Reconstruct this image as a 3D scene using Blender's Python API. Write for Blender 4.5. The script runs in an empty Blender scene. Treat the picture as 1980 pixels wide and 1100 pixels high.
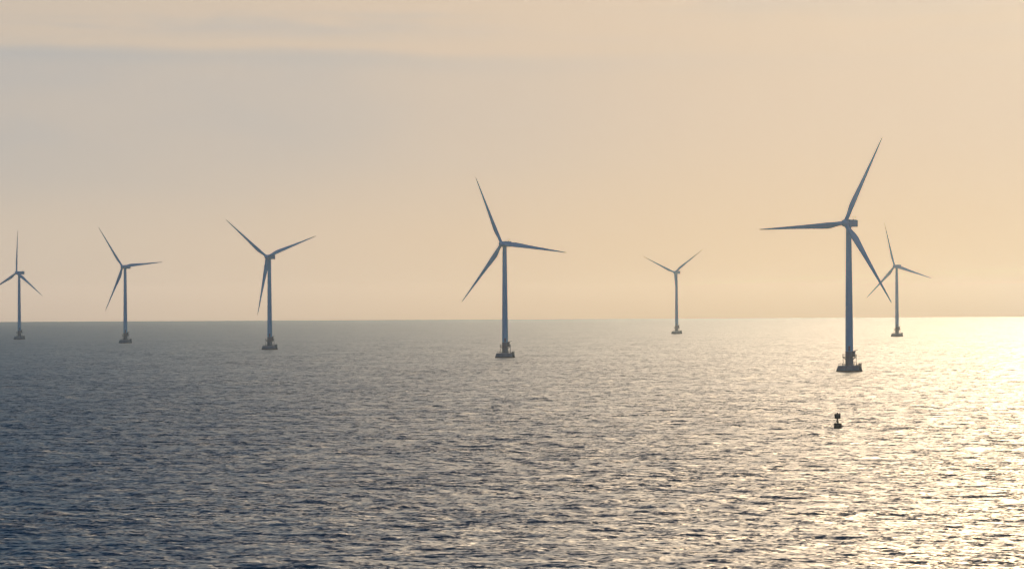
import bpy, bmesh, math, random
import numpy as np
from mathutils import Vector, Matrix

rad = math.radians
sc = bpy.context.scene
col = sc.collection

# ------------------------------------------------------------------ camera
CAM_H = 31.1          # metres above the water
F_PX = 7825.0         # focal length in pixels of a 1980 px wide picture
ROLL = 10.0 / 1980.0  # the horizon climbs a little to the right
LEVEL_Y = 589.2       # picture row of the level direction at the centre column
SEA_R = 20500.0        # the water is modelled past its true horizon
EARTH_R = 4.93e6         # with refraction: the sea falls away as it does in life
cam_d = bpy.data.cameras.new('camera')
cam_d.sensor_width = 36.0
cam_d.lens = 36.0 * F_PX / 1980.0
cam_d.clip_start = 1.0
cam_d.clip_end = 60000.0
cam = bpy.data.objects.new('camera', cam_d)
col.objects.link(cam)
PITCH = math.atan((LEVEL_Y - 550.0) / F_PX)
cam.matrix_world = (Matrix.Translation((0, 0, CAM_H)) @ Matrix.Rotation(math.pi / 2 + PITCH, 4, 'X')
                    @ Matrix.Rotation(-ROLL, 4, 'Z'))
sc.camera = cam

# ------------------------------------------------------------------ light
SUN_EL, SUN_AZ = rad(13.0), rad(11.0)      # azimuth counted to the right of the view
s = Vector((math.sin(SUN_AZ) * math.cos(SUN_EL), math.cos(SUN_AZ) * math.cos(SUN_EL), math.sin(SUN_EL)))
sun_d = bpy.data.lights.new('sun', 'SUN')
sun_d.energy = 2.0
sun_d.angle = rad(0.53)
sun_d.color = (1.0, 0.70, 0.38)
sun = bpy.data.objects.new('sun', sun_d)
sun.rotation_mode = 'QUATERNION'
sun.rotation_quaternion = (-s).to_track_quat('-Z', 'Y')
sun.location = (0, 0, 400)
col.objects.link(sun)

sc.view_settings.view_transform = 'Standard'
sc.view_settings.look = 'None'
sc.view_settings.exposure = -1.5
sc.view_settings.gamma = 1.0
sc.cycles.volume_bounces = 0
sc.cycles.max_bounces = 6
sc.cycles.sample_clamp_indirect = 4.0
sc.cycles.caustics_reflective = False

# ------------------------------------------------------------------ node helper
class NT:
    def __init__(self, tree):
        self.t = tree
        tree.nodes.clear()
    def n(self, kind, **kw):
        nd = self.t.nodes.new(kind)
        for k, v in kw.items():
            setattr(nd, k, v)
        return nd
    def put(self, sock, v):
        if isinstance(v, bpy.types.NodeSocket):
            self.t.links.new(v, sock)
        else:
            sock.default_value = v
    def m(self, op, a, b=0.0, c=0.0, clamp=False):
        nd = self.n('ShaderNodeMath', operation=op, use_clamp=clamp)
        for i, v in enumerate((a, b, c)):
            self.put(nd.inputs[i], v)
        return nd.outputs[0]
    def v(self, op, a, b=(0, 0, 0), scale=None):
        nd = self.n('ShaderNodeVectorMath', operation=op)
        self.put(nd.inputs[0], a)
        if op != 'NORMALIZE' and op != 'SCALE':
            self.put(nd.inputs[1], b)
        if scale is not None:
            self.put(nd.inputs['Scale'], scale)
        return nd.outputs[0]
    def sm(self, x, a, b, lo=0.0, hi=1.0):
        nd = self.n('ShaderNodeMapRange', interpolation_type='SMOOTHSTEP')
        for i, v in enumerate((x, a, b, lo, hi)):
            self.put(nd.inputs[i], v)
        return nd.outputs[0]
    def mix(self, f, a, b, blend='MIX'):
        nd = self.n('ShaderNodeMix', data_type='RGBA', blend_type=blend)
        self.put(nd.inputs[0], f)
        self.put(nd.inputs[6], a)
        self.put(nd.inputs[7], b)
        return nd.outputs[2]
    def noise(self, vec, scale, detail=3.0, rough=0.55, dist=0.0):
        nd = self.n('ShaderNodeTexNoise')
        self.put(nd.inputs['Vector'], vec)
        nd.inputs['Scale'].default_value = scale
        nd.inputs['Detail'].default_value = detail
        nd.inputs['Roughness'].default_value = rough
        nd.inputs['Distortion'].default_value = dist
        return nd
    def xyz(self, x, y, z=0.0):
        nd = self.n('ShaderNodeCombineXYZ')
        for i, v in enumerate((x, y, z)):
            self.put(nd.inputs[i], v)
        return nd.outputs[0]

def c4(r, g, b):
    return (r, g, b, 1.0)

# ------------------------------------------------------------------ sky
HAZE = 0.000063
AIR_L, AIR_R = (1.06, 1.08, 0.95), (2.75, 2.25, 1.42)
world = bpy.data.worlds.new('World')
sc.world = world
world.use_nodes = True
W = NT(world.node_tree)
tc = W.n('ShaderNodeTexCoord')
sep = W.n('ShaderNodeSeparateXYZ')
W.t.links.new(tc.outputs['Generated'], sep.inputs[0])
dx, dy, dz = sep.outputs
el = W.m('MULTIPLY', W.m('ARCSINE', dz), 180 / math.pi)                # elevation, degrees
az = W.m('MULTIPLY', W.m('ARCTAN2', dx, dy), 180 / math.pi)            # azimuth, degrees to the right
sky = W.n('ShaderNodeTexSky', sky_type='NISHITA')
sky.sun_disc = False
sky.sun_elevation = SUN_EL
sky.sun_rotation = SUN_AZ
sky.altitude = 0
sky.air_density = 1.0
sky.dust_density = 0.6
sky.ozone_density = 4.0
# below the horizon the sky goes on as it is at the horizon
W.t.links.new(W.xyz(dx, dy, W.m('MAXIMUM', dz, 0.004)), sky.inputs[0])
# unseen rear sky boosted blue to light the turbines, front dimmed for bluer water
tint = W.mix(W.sm(W.m('ABSOLUTE', W.m('SUBTRACT', az, math.degrees(SUN_AZ))), 40.0, 110.0), c4(0.016, 0.092, 0.145), c4(0.10, 0.22, 0.32))
base = W.mix(1.0, sky.outputs[0], tint, 'MULTIPLY')
# thin warm veil of high cloud over the lower sky, brighter round the sun
azd = W.m('ABSOLUTE', W.m('SUBTRACT', az, math.degrees(SUN_AZ)))
near = W.sm(azd, 10.0, 75.0, 1.0, 0.0)
side = W.sm(az, -9.5, 6.0)
up = W.sm(el, 0.0, 3.0)
veil_l = W.mix(up, c4(1.76, 1.46, 1.18), c4(1.76, 1.44, 1.14))
veil_r = W.mix(up, c4(2.24, 1.62, 0.98), c4(2.02, 1.55, 1.12))
# the lowest degree of sky is dimmer than the haze in front of it: the haze layer adds its own light there
depth = W.m('MINIMUM', W.m('DIVIDE', 94.0, W.m('MAXIMUM', dz, 0.0046)), 20600.0)
trans = W.m('POWER', math.e, W.m('MULTIPLY', depth, -HAZE))
air = W.mix(W.sm(az, -10.0, 12.0), c4(*AIR_L), c4(*AIR_R))
def through(c):
    return W.v('MAXIMUM', W.v('SCALE', W.v('SUBTRACT', c, W.v('SCALE', air, scale=W.m('SUBTRACT', 1.0, trans))), scale=W.m('DIVIDE', 1.0, trans)), (0.05, 0.03, 0.02))
veil_c = through(W.mix(side, veil_l, veil_r))
veil_f = W.m('MULTIPLY', W.sm(el, 4.5, W.sm(az, -8.0, 10.0, 5.6, 11.0), 1.0, 0.0), near)
skyc = W.mix(veil_f, base, veil_c)
cosr = W.n('ShaderNodeVectorMath', operation='DOT_PRODUCT')
W.put(cosr.inputs[0], tc.outputs['Generated'])
cosr.inputs[1].default_value = s
ang = W.m('MULTIPLY', W.m('ARCCOSINE', W.m('MINIMUM', cosr.outputs['Value'], 1.0)), 180 / math.pi)
aur = W.m('POWER', math.e, W.m('MULTIPLY', W.m('POWER', W.m('DIVIDE', ang, 5.9), 2.0), -0.5))
aur2 = W.m('POWER', math.e, W.m('DIVIDE', ang, -6.0))
aur = W.m('ADD', W.m('MULTIPLY', aur, 46.0), W.m('MULTIPLY', aur2, 1.4))
aur = W.m('MULTIPLY', aur, W.sm(el, 4.6, 9.5))
skyc = W.v('ADD', skyc, W.v('SCALE', (1.0, 0.74, 0.48), scale=aur))
# a grey mauve bank of cloud on the left with a sharp upper edge, thinning to the right
wob = W.noise(W.xyz(W.m('MULTIPLY', az, 0.18), W.m('MULTIPLY', el, 0.5), 0.0), 1.0, 3.0).outputs[0]
strk = W.noise(W.xyz(W.m('MULTIPLY', az, 0.22), W.m('MULTIPLY', el, 3.2), 4.0), 1.0, 5.0, 0.6, 0.4).outputs[0]
soft = W.noise(W.xyz(W.m('MULTIPLY', az, 0.30), W.m('MULTIPLY', el, 0.9), 9.0), 1.0, 4.0, 0.55, 0.3).outputs[0]
edge = W.m('ADD', el, W.m('MULTIPLY', W.m('SUBTRACT', wob, 0.5), 0.5))
edge = W.m('ADD', edge, W.m('MULTIPLY', W.m('ADD', az, 7.0), 0.018))
bank = W.m('MULTIPLY', W.sm(edge, 3.52, 3.72, 1.0, 0.0), W.sm(edge, 0.9, 2.6))
bank = W.m('MULTIPLY', bank, W.sm(az, -6.5, 4.0, 1.0, 0.0))
bank = W.m('MULTIPLY', bank, W.sm(soft, 0.25, 0.7, 0.6, 1.0))
skyc = W.mix(W.m('MULTIPLY', bank, 0.80), skyc, c4(1.36, 1.29, 1.23))
line = W.m('MULTIPLY', W.sm(edge, 3.62, 3.74, 1.0, 0.0), W.sm(edge, 3.30, 3.62))
line = W.m('MULTIPLY', line, W.sm(az, -7.0, 6.5, 1.0, 0.15))
skyc = W.mix(W.m('MULTIPLY', line, 0.28), skyc, c4(1.15, 1.22, 1.25))
strf = W.m('MULTIPLY', W.sm(strk, 0.42, 0.64), W.m('MULTIPLY', W.sm(el, 3.5, 4.0), W.sm(el, 6.0, 9.0, 1.0, 0.0)))
strf = W.m('MULTIPLY', strf, W.sm(az, -6.0, 6.0, 0.55, 0.2))
skyc = W.mix(strf, skyc, c4(1.3, 1.28, 1.25))
bg = W.n('ShaderNodeBackground')
W.put(bg.inputs[0], skyc)
bg.inputs[1].default_value = 1.0
wo = W.n('ShaderNodeOutputWorld')
W.t.links.new(bg.outputs[0], wo.inputs[0])
world.cycles.sampling_method = 'AUTOMATIC'

# ------------------------------------------------------------------ materials
def new_mat(name):
    m = bpy.data.materials.new(name)
    m.use_nodes = True
    nt = NT(m.node_tree)
    b = nt.n('ShaderNodeBsdfPrincipled')
    o = nt.n('ShaderNodeOutputMaterial')
    nt.t.links.new(b.outputs[0], o.inputs[0])
    return m, nt, b

def worn(name, c, rough=0.5, var=0.25, scale=0.6, streak=True, metal=0.0):
    m, nt, b = new_mat(name)
    tcn = nt.n('ShaderNodeTexCoord').outputs['Object']
    mp = nt.n('ShaderNodeMapping')
    mp.inputs['Scale'].default_value = (1, 1, 0.12 if streak else 1)
    nt.t.links.new(tcn, mp.inputs[0])
    nz = nt.noise(mp.outputs[0], scale, 5.0).outputs[0]
    dark = c4(*[x * (1 - var) for x in c])
    light = c4(*[min(1, x * (1 + var * 0.5)) for x in c])
    nt.put(b.inputs['Base Color'], nt.mix(nt.sm(nz, 0.3, 0.7), dark, light))
    b.inputs['Roughness'].default_value = rough
    b.inputs['Metallic'].default_value = metal
    return m

M_paint = worn('backlit_blue_turbine_paint', (0.0, 0.42, 0.54), 0.5, 0.12, 0.35)  # blue of the backlit silhouettes is put into the grey turbine paint
M_blade = worn('backlit_blue_blade_gelcoat', (0.0, 0.42, 0.54), 0.45, 0.1, 0.3)  # same backlit blue mixed into the colour of the grey gelcoat
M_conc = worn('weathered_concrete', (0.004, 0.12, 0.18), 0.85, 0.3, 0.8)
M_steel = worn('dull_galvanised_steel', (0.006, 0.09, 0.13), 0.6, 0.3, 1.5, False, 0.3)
M_wet = worn('wet_algae_concrete', (0.05, 0.06, 0.05), 0.5, 0.4, 0.9, False)
M_buoy = worn('dark_brown_buoy_paint', (0.030, 0.020, 0.012), 0.55, 0.4, 2.0)
M_buoy2 = worn('rusty_brown_topmark_paint', (0.055, 0.028, 0.010), 0.55, 0.4, 2.0)

def sea_material():
    m, nt, b = new_mat('wind_ruffled_sea_water')
    pos = nt.n('ShaderNodeTexCoord').outputs['Object']
    geo = nt.n('ShaderNodeNewGeometry')
    def layer(sx, sy, ang, scale, amp, seed, detail=2.0):
        mp = nt.n('ShaderNodeMapping')
        mp.inputs['Location'].default_value = (seed, seed * 1.7, seed)
        mp.inputs['Rotation'].default_value = (0, 0, rad(ang))
        mp.inputs['Scale'].default_value = (sx, sy, 1)
        nt.t.links.new(pos, mp.inputs[0])
        nz = nt.noise(mp.outputs[0], scale, detail, 0.6)
        d = nt.v('SUBTRACT', nz.outputs['Color'], (0.5, 0.5, 0.5))
        return nt.v('MULTIPLY', d, (amp, amp, 0.0))
    gust = nt.noise(pos, 1 / 90.0, 4.0, 0.6).outputs[0]
    fine = layer(0.75, 1.0, 12, 1 / 0.5, 1.35, 3.0, 2.0)
    mid = layer(0.7, 1.0, 8, 1 / 2.0, 1.1, 11.0, 2.0)
    big = layer(0.35, 1.0, 10, 1 / 11.0, 0.5, 23.0, 2.0)
    tot = nt.v('ADD', nt.v('ADD', fine, mid), big)
    amp = nt.sm(gust, 0.3, 0.7, 0.75, 1.2)      # gusts and lulls
    tot = nt.v('SCALE', tot, scale=amp)
    nrm = nt.v('NORMALIZE', nt.v('ADD', geo.outputs['Normal'], tot))
    nt.put(b.inputs['Normal'], nrm)
    b.inputs['Base Color'].default_value = c4(0.006, 0.080, 0.086)
    b.inputs['Roughness'].default_value = 0.40
    b.inputs['IOR'].default_value = 1.333
    b.inputs['Specular IOR Level'].default_value = 0.42
    return m
M_sea = sea_material()

# ------------------------------------------------------------------ mesh helpers
def obj(name, bm, mat, parent=None, smooth=True, bevel=0.0):
    me = bpy.data.meshes.new(name)
    bmesh.ops.recalc_face_normals(bm, faces=bm.faces)
    bm.to_mesh(me)
    bm.free()
    for mm in (mat if isinstance(mat, (list, tuple)) else [mat]):
        me.materials.append(mm)
    if smooth:
        me.polygons.foreach_set('use_smooth', [True] * len(me.polygons))
        me.set_sharp_from_angle(angle=rad(35))
    o = bpy.data.objects.new(name, me)
    col.objects.link(o)
    if parent is not None:
        o.parent = parent
    return o

def lathe(bm, prof, seg=40, center=(0, 0), cap=True):
    rings = []
    for r, z in prof:
        rings.append([bm.verts.new((center[0] + r * math.cos(2 * math.pi * i / seg),
                                    center[1] + r * math.sin(2 * math.pi * i / seg), z)) for i in range(seg)])
    for a, b in zip(rings, rings[1:]):
        for i in range(seg):
            j = (i + 1) % seg
            bm.faces.new((a[i], a[j], b[j], b[i]))
    if cap:
        bm.faces.new(rings[0][::-1])
        bm.faces.new(rings[-1])

def tube(bm, p, q, r, seg=8):
    p, q = Vector(p), Vector(q)
    d = (q - p)
    mt = Matrix.Translation((p + q) / 2) @ d.to_track_quat('Z', 'Y').to_matrix().to_4x4()
    bmesh.ops.create_cone(bm, cap_ends=True, segments=seg, radius1=r, radius2=r, depth=d.length, matrix=mt)

def ring(bm, R, z, r, seg=36):
    pts = [(R * math.cos(2 * math.pi * i / seg), R * math.sin(2 * math.pi * i / seg), z) for i in range(seg)]
    for i in range(seg):
        tube(bm, pts[i], pts[(i + 1) % seg], r, 6)

def box(bm, lo, hi, bev=0.0):
    c = [(a + b) / 2 for a, b in zip(lo, hi)]
    d = [b - a for a, b in zip(lo, hi)]
    g = bmesh.ops.create_cube(bm, size=1.0, matrix=Matrix.Translation(c) @ Matrix.Diagonal((*d, 1)))
    if bev:
        es = list({e for v in g['verts'] for e in v.link_edges})
        bmesh.ops.bevel(bm, geom=es, offset=bev, segments=3, affect='EDGES', profile=0.6)

def thing(name, label, cat, group=None):
    o = bpy.data.objects.new(name, None)
    o.empty_display_size = 2.0
    col.objects.link(o)
    o['label'] = label
    o['category'] = cat
    if group:
        o['group'] = group
    return o

# ------------------------------------------------------------------ sea
def build_sea():
    rng = np.random.default_rng(11)
    rows = list(np.geomspace(2.0, 380.0, 30))
    r = 380.0
    while r < SEA_R:
        r += max(0.28, 0.28 * (r / 620.0) ** 1.6)
        rows.append(min(r, SEA_R))
    rows = np.array(rows)
    half = rad(11.5)
    dense = np.linspace(-half, half, 1300)
    coarse = np.linspace(half, 2 * math.pi - half, 90)[1:-1]
    ang = np.concatenate([dense, coarse])
    dr = np.gradient(rows)
    da = np.concatenate([np.full(dense.size, dense[1] - dense[0]), np.full(coarse.size, coarse[1] - coarse[0])])
    R, A = np.meshgrid(rows, ang, indexing='ij')
    X = (R * np.sin(A)).astype(np.float32)
    Y = (R * np.cos(A)).astype(np.float32)
    SP = np.maximum(np.broadcast_to(dr[:, None], R.shape), rows[:, None] * da[None, :]).astype(np.float32)
    Z = np.zeros_like(X)
    n = 96
    lam = np.exp(rng.uniform(math.log(0.7), math.log(6.5), n))
    wind = rad(76)
    th = wind + rng.normal(0, 0.8, n)
    ph = rng.uniform(0, 2 * math.pi, n)
    amp = math.sqrt(2) * 0.13 / math.sqrt(n) * lam / (2 * math.pi) * np.minimum(1.0, (lam / 3.0) ** 0.3)
    n2 = 40                                               # the longer wind sea under the chop
    lam2 = np.exp(rng.uniform(math.log(6.0), math.log(19.0), n2))
    amp2 = math.sqrt(2) * 0.055 / math.sqrt(n2) * lam2 / (2 * math.pi)
    lam = np.concatenate([lam, lam2]); amp = np.concatenate([amp, amp2])
    th = np.concatenate([th, wind + rng.normal(0, 0.6, n2)])
    ph = np.concatenate([ph, rng.uniform(0, 2 * math.pi, n2)])
    for l, a, t, p in zip(lam, amp, th, ph):
        k = 2 * math.pi / l
        f = np.clip((l / SP - 1.8) / 1.4, 0, 1)
        Z += a * f * np.sin(k * (X * math.cos(t) + Y * math.sin(t)) + p, dtype=np.float32)
    Z -= (R * R / (2 * EARTH_R)).astype(np.float32)
    nr, nc = R.shape
    co = np.empty((nr * nc + 1, 3), np.float32)
    co[:-1, 0] = X.ravel(); co[:-1, 1] = Y.ravel(); co[:-1, 2] = Z.ravel()
    co[-1] = 0
    i = np.arange(nr - 1)[:, None] * nc
    j = np.arange(nc)[None, :]
    j2 = (j + 1) % nc
    q = np.stack([i + j, i + nc + j, i + nc + j2, i + j2], -1).reshape(-1, 4)
    jj = np.arange(nc)
    tri = np.stack([np.full(nc, nr * nc), jj, (jj + 1) % nc], -1)
    q = q[:, ::-1]; tri = tri[:, ::-1]
    loops = np.concatenate([q.ravel(), tri.ravel()]).astype(np.int32)
    starts = np.concatenate([np.arange(len(q)) * 4, len(q) * 4 + np.arange(nc) * 3]).astype(np.int32)
    me = bpy.data.meshes.new('sea')
    me.vertices.add(len(co)); me.vertices.foreach_set('co', co.ravel())
    me.loops.add(len(loops)); me.loops.foreach_set('vertex_index', loops)
    me.polygons.add(len(starts)); me.polygons.foreach_set('loop_start', starts)
    me.polygons.foreach_set('use_smooth', np.ones(len(starts), bool))
    me.update(calc_edges=True)
    # faces must look up
    nz = np.empty(3, np.float32)
    if me.polygons[len(q) // 2].normal.z < 0:
        me.flip_normals()
    me.materials.append(M_sea)
    o = bpy.data.objects.new('sea', me)
    col.objects.link(o)
    o['kind'] = 'structure'
    o['label'] = 'wind ruffled open sea glittering towards the low sun on the right'
    return o
build_sea()

# ------------------------------------------------------------------ wind turbine
HUB_Z = 68.0
ROTOR_R = 43.6
HUB_Y = -4.0

def blade_mesh():
    bm = bmesh.new()
    st = [(0.9, 2.0, 1.0, 0), (2.2, 2.0, 1.0, 6), (4.2, 2.5, 0.72, 13), (6.5, 3.15, 0.45, 14), (8.8, 3.45, 0.32, 12),
          (11.5, 3.25, 0.27, 9.5), (15, 2.8, 0.24, 7), (19, 2.35, 0.22, 5), (23.5, 1.95, 0.20, 3.2), (28, 1.6, 0.19, 2),
          (32.5, 1.25, 0.18, 1.0), (36.5, 0.98, 0.17, 0.4), (40, 0.72, 0.16, 0), (42.4, 0.5, 0.15, 0), (43.3, 0.3, 0.15, 0), (43.6, 0.1, 0.15, 0)]
    N = 20
    rings = []
    for r, c, t, tw in st:
        rr = []
        c *= 0.96 if t > 0.9 else 0.87
        w = min(1.0, max(0.0, (1.0 - t) / 0.65))          # 0 round root, 1 aerofoil
        for i in range(N):
            a = 2 * math.pi * i / N
            x = math.cos(a) * 0.5
            yc = math.sin(a) * 0.5
            u = x + 0.5                                   # 1 leading, 0 trailing
            ya = math.copysign(1, yc) * (abs(yc) * 2) ** 0.9 * 0.5 * (u ** 0.55) * 1.25
            y = ((1 - w) * yc + w * ya) * t
            px = (x - 0.20 * w) * c
            py = y * c
            ta = rad(tw + 4)
            X = px * math.cos(ta) + py * math.sin(ta)
            Y = -px * math.sin(ta) + py * math.cos(ta)
            pre = -0.9 * (r / ROTOR_R) ** 2                # bends upwind towards the tip
            rr.append(bm.verts.new((X, Y + pre, r)))
        rings.append(rr)
    for a, b in zip(rings, rings[1:]):
        for i in range(N):
            j = (i + 1) % N
            bm.faces.new((a[i], a[j], b[j], b[i]))
    bm.faces.new(rings[0][::-1]); bm.faces.new(rings[-1])
    return bm

def make_turbine():
    root = thing('wind_turbine', 'grey offshore wind turbine', 'wind turbine', 'wind turbines standing in the sea')
    # gravity foundation with its flared ice cone
    bm = bmesh.new()
    lathe(bm, [(4.2, -2.5), (5.2, -1.0), (6.0, 0.35), (5.95, 0.75), (5.5, 2.1), (5.25, 2.7), (5.15, 2.75), (2.6, 2.95)], 48)
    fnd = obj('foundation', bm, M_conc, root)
    bm = bmesh.new()
    lathe(bm, [(5.35, -0.95), (6.03, 0.10), (6.08, 0.40), (6.0, 0.62)], 48, cap=False)
    for v in bm.verts: pass
    obj('algae_band', bm, M_wet, fnd)
    bm = bmesh.new()                                     # low rail round the deck, open on one side
    for i in range(22):
        if 10 <= i <= 12: continue
        a = 2 * math.pi * i / 22 + 0.3
        tube(bm, (5.0 * math.cos(a), 5.0 * math.sin(a), 2.75), (5.0 * math.cos(a), 5.0 * math.sin(a), 3.75), 0.055, 6)
        if 10 <= i + 1 <= 12: continue
        b = a + 2 * math.pi / 22
        for z in (3.25, 3.75):
            tube(bm, (5.0 * math.cos(a), 5.0 * math.sin(a), z), (5.0 * math.cos(b), 5.0 * math.sin(b), z), 0.05, 6)
    obj('deck_railing', bm, M_steel, fnd)
    bm = bmesh.new()                                     # fender tubes of the boat landing
    for sx in (4.55, 5.35):
        tube(bm, (sx, -3.6, -1.5), (sx, -3.6, 4.0), 0.22, 10)
    for z in (0.9, 1.8, 2.7, 3.5):
        tube(bm, (4.55, -3.6, z), (5.35, -3.6, z), 0.07, 6)
    for z in (1.4, 3.1):
        for sx in (4.55, 5.35):
            tube(bm, (sx, -3.6, z), (sx * 0.72, -2.0, z - 0.2), 0.14, 8)
    obj('boat_landing', bm, M_steel, root)
    bm = bmesh.new()
    lathe(bm, [(2.05, 2.8), (2.05, 3.1), (1.82, 3.2), (1.80, 9.0), (1.95, 9.05), (1.95, 9.25), (1.78, 9.3)], 40)
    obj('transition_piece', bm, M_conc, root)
    bm = bmesh.new()
    prof = []
    for i in range(15):
        z = 9.3 + (66.2 - 9.3) * i / 14
        rr = 1.78 + (1.25 - 1.78) * (i / 14) ** 1.15
        prof.append((rr, z))
        if i in (5, 10):                                 # flange seams between tower sections
            prof += [(rr + 0.035, z + 0.02), (rr + 0.035, z + 0.20), (rr - 0.002, z + 0.22)]
    lathe(bm, prof, 40)
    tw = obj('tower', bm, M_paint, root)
    bm = bmesh.new()
    box(bm, (-0.5, -1.98, 9.5), (0.5, -1.70, 11.8), 0.06)
    obj('door', bm, M_steel, tw)
    # service platform round the transition piece
    bm = bmesh.new()
    lathe(bm, [(1.85, 6.75), (3.15, 6.75), (3.2, 6.95), (3.15, 7.0), (1.85, 7.0)], 40, cap=False)
    for i in range(8):
        a = 2 * math.pi * i / 8 + 0.2
        tube(bm, (1.8 * math.cos(a), 1.8 * math.sin(a), 5.6), (3.0 * math.cos(a), 3.0 * math.sin(a), 6.76), 0.1, 6)
    plat = obj('service_platform', bm, M_steel, root)
    bm = bmesh.new()
    for i in range(18):
        a = 2 * math.pi * i / 18
        tube(bm, (3.05 * math.cos(a), 3.05 * math.sin(a), 6.98), (3.05 * math.cos(a), 3.05 * math.sin(a), 8.1), 0.045, 6)
    for z in (7.55, 8.1):
        ring(bm, 3.05, z, 0.045)
    obj('platform_railing', bm, M_steel, plat)
    bm = bmesh.new()                                     # switch cabinet on the platform
    box(bm, (1.35, -1.6, 7.0), (2.75, 0.6, 9.4), 0.08)
    box(bm, (1.25, -1.7, 9.4), (2.85, 0.7, 9.5), 0.02)
    obj('cabinet', bm, M_steel, plat)
    # ladders down to the deck on both sides
    for sx, w in ((-2.85, 0.34), (3.2, 0.40)):
        bm = bmesh.new()
        for y in (-w, w):
            tube(bm, (sx, y, 2.8), (sx, y, 8.0), 0.11, 8)
        z = 3.2
        while z < 7.9:
            tube(bm, (sx, -w, z), (sx, w, z), 0.05, 6)
            z += 0.45
        for z in (4.4, 6.2):
            tube(bm, (sx, -w, z), (math.copysign(1.75, sx), -w, z), 0.09, 6)
        obj('access_ladder', bm, M_steel, root)
    bm = bmesh.new()                                     # davit crane
    tube(bm, (2.4, 1.7, 6.95), (2.4, 1.7, 9.7), 0.14, 8)
    tube(bm, (2.4, 1.7, 9.65), (3.9, 2.1, 10.1), 0.10, 8)
    tube(bm, (2.4, 1.7, 8.6), (3.2, 1.9, 9.86), 0.06, 6)
    obj('davit_crane', bm, M_steel, root)
    # nacelle
    bm = bmesh.new()
    box(bm, (-1.70, -2.3, -1.75), (1.70, 6.6, 1.70), 0.38)
    for v in bm.verts:
        if v.co.y > 4.5:
            v.co.z = v.co.z * 0.96 + 0.05
            v.co.x *= 0.95
    lathe(bm, [(1.32, -2.15), (1.32, -1.72)], 32)
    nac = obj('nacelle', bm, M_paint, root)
    nac.location = (0, 0, HUB_Z)
    bm = bmesh.new()
    tube(bm, (-0.6, 5.9, 1.6), (-0.6, 5.9, 3.0), 0.05, 6)
    tube(bm, (0.6, 5.9, 1.6), (0.6, 5.9, 3.0), 0.05, 6)
    tube(bm, (-0.95, 5.9, 2.9), (0.95, 5.9, 2.9), 0.04, 6)
    box(bm, (-0.2, 5.2, 1.6), (0.2, 5.6, 2.0), 0.05)
    obj('weather_mast', bm, M_steel, nac)
    bm = bmesh.new()                                     # spinner, axis along -Y
    prof = [(1.45, -1.75), (1.68, -1.5), (1.72, -0.4), (1.66, 0.5), (1.45, 1.25), (1.0, 1.85), (0.5, 2.15), (0.12, 2.25)]
    lathe(bm, prof, 36)
    bmesh.ops.rotate(bm, verts=bm.verts, cent=(0, 0, 0), matrix=Matrix.Rotation(math.pi / 2, 3, 'X'))
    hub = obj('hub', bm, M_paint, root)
    first = None
    for k in range(3):
        if first is None:
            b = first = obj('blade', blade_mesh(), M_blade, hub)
        else:
            b = first.copy()
            col.objects.link(b)
            b.parent = hub
        b.rotation_euler = (0, rad(120 * k), 0)
    return root

def copy_tree(o, parent=None):
    c = o.copy()
    col.objects.link(c)
    if parent is not None:
        c.parent = parent
    for ch in list(o.children):
        copy_tree(ch, c)
    return c

R_roll = Matrix.Rotation(-ROLL, 2)
def ground(px, dist):
    """the point on the water at this distance straight below picture column px (on the horizon row)"""
    t = (px - 990.0) / F_PX
    a = math.atan(t)
    return dist * math.sin(a), dist * math.cos(a), a

#        column at base, tower height in px, yaw, rotor turn, label
TURB = [
    (1641.5, 286.0, 26, 27.0, 'nearest and tallest dark wind turbine, standing behind the small buoy'),
    (976.0, 220.0, 26, -22.5, 'second tallest dark wind turbine, in the middle of the picture'),
    (521.0, 178.5, 27, -50.0, 'dark wind turbine whose upper two blades spread in a wide V, third from left'),
    (242.0, 146.5, 34, -35.0, 'small dark wind turbine with one blade level to the right, second from left'),
    (37.0, 127.5, 42, 3.5, 'small dark wind turbine with one blade straight up, leftmost in the picture'),
    (1308.0, 118.5, 28, -65.0, 'faint hazy wind turbine shaped like a letter Y, between the two tallest turbines'),
    (1734.0, 135.0, 31, -14.0, 'faint hazy wind turbine behind the tallest one, rightmost in the picture'),
]
proto = make_turbine()
for i, (px, S, yaw, turn, label) in enumerate(TURB):
    o = proto if i == 0 else copy_tree(proto)
    x, y, a = ground(px, HUB_Z * F_PX / S)
    o.location = (x, y, -(x * x + y * y) / (2 * EARTH_R))
    o.rotation_euler = (0, 0, -a)
    o['label'] = label
    yw = -rad(yaw)
    for ch in o.children:
        if ch.name.startswith('nacelle'):
            ch.rotation_euler = (0, 0, yw)
        elif ch.name.startswith('hub'):
            ch.location = (HUB_Y * -math.sin(yw), HUB_Y * math.cos(yw), HUB_Z)
            ch.rotation_euler = (0, rad(turn), yw)

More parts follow.
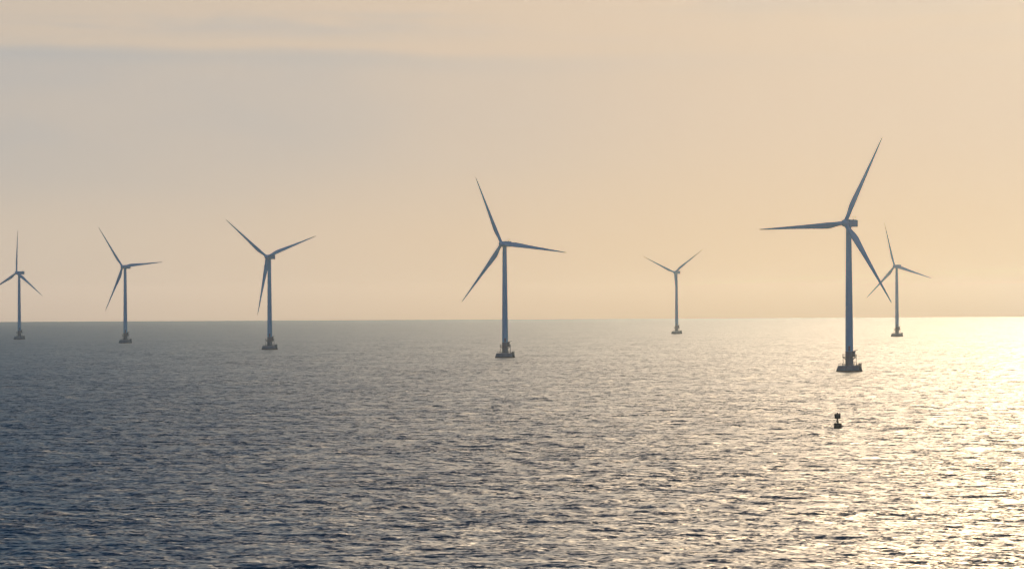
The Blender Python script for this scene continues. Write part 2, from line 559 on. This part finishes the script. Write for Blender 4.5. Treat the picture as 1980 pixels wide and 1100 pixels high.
# ------------------------------------------------------------------ buoy
def make_buoy():
    root = thing('buoy', 'small dark brown buoy with a box shaped topmark floating in front of the nearest turbine', 'buoy')
    bm = bmesh.new()
    lathe(bm, [(0.5, -0.7), (0.92, -0.5), (0.98, -0.3), (0.98, 0.86), (0.94, 1.02), (0.84, 1.08), (0.3, 1.12)], 36)
    fl = obj('float', bm, M_buoy, root)
    bm = bmesh.new()
    lathe(bm, [(0.97, 0.30), (1.05, 0.33), (1.05, 0.47), (0.97, 0.50)], 36, cap=False)
    obj('fender_ring', bm, M_buoy, fl)
    bm = bmesh.new()
    tube(bm, (-0.1, 0, 1.05), (-0.1, 0, 2.2), 0.2, 12)
    for i in range(3):
        a = 2 * math.pi * i / 3 + 0.5
        tube(bm, (0.5 * math.cos(a) - 0.1, 0.5 * math.sin(a), 1.05), (-0.1 + 0.1 * math.cos(a), 0.1 * math.sin(a), 1.9), 0.05, 8)
    obj('mast', bm, M_buoy, root)
    bm = bmesh.new()
    box(bm, (-0.74, -0.62, 2.10), (0.54, 0.62, 3.38), 0.07)
    tm = obj('topmark', bm, M_buoy2, root)
    bm = bmesh.new()
    lathe(bm, [(0.16, 3.36), (0.17, 3.42), (0.17, 3.58), (0.10, 3.64)], 16, (-0.1, 0))
    obj('lantern', bm, M_buoy, tm)
    return root
bu = make_buoy()
BUOY_D = 1013.0
bx, by, ba = ground(1618.5, BUOY_D)
bu.location = (bx, by, 0.15)
bu.rotation_euler = (0, rad(0.6), -ba + rad(12))

# ------------------------------------------------------------------ haze
bm = bmesh.new()
Hs = SEA_R + 120.0
box(bm, (-Hs, -Hs, -SEA_R ** 2 / (2 * EARTH_R) - 1.5), (Hs, Hs, 125.0))
mh = bpy.data.materials.new('pale_sea_haze')
mh.use_nodes = True
nt = NT(mh.node_tree)
vol = nt.n('ShaderNodeVolumePrincipled')
vol.inputs['Color'].default_value = c4(0.78, 0.93, 1.0)
vol.inputs['Density'].default_value = HAZE
vol.inputs['Anisotropy'].default_value = 0.94
oo = nt.n('ShaderNodeOutputMaterial')
nt.t.links.new(vol.outputs[0], oo.inputs['Volume'])
hz = obj('haze', bm, mh, None, smooth=False)
hz['kind'] = 'stuff'
hz['label'] = 'thin pale haze over the sea'
hz.display_type = 'WIRE'
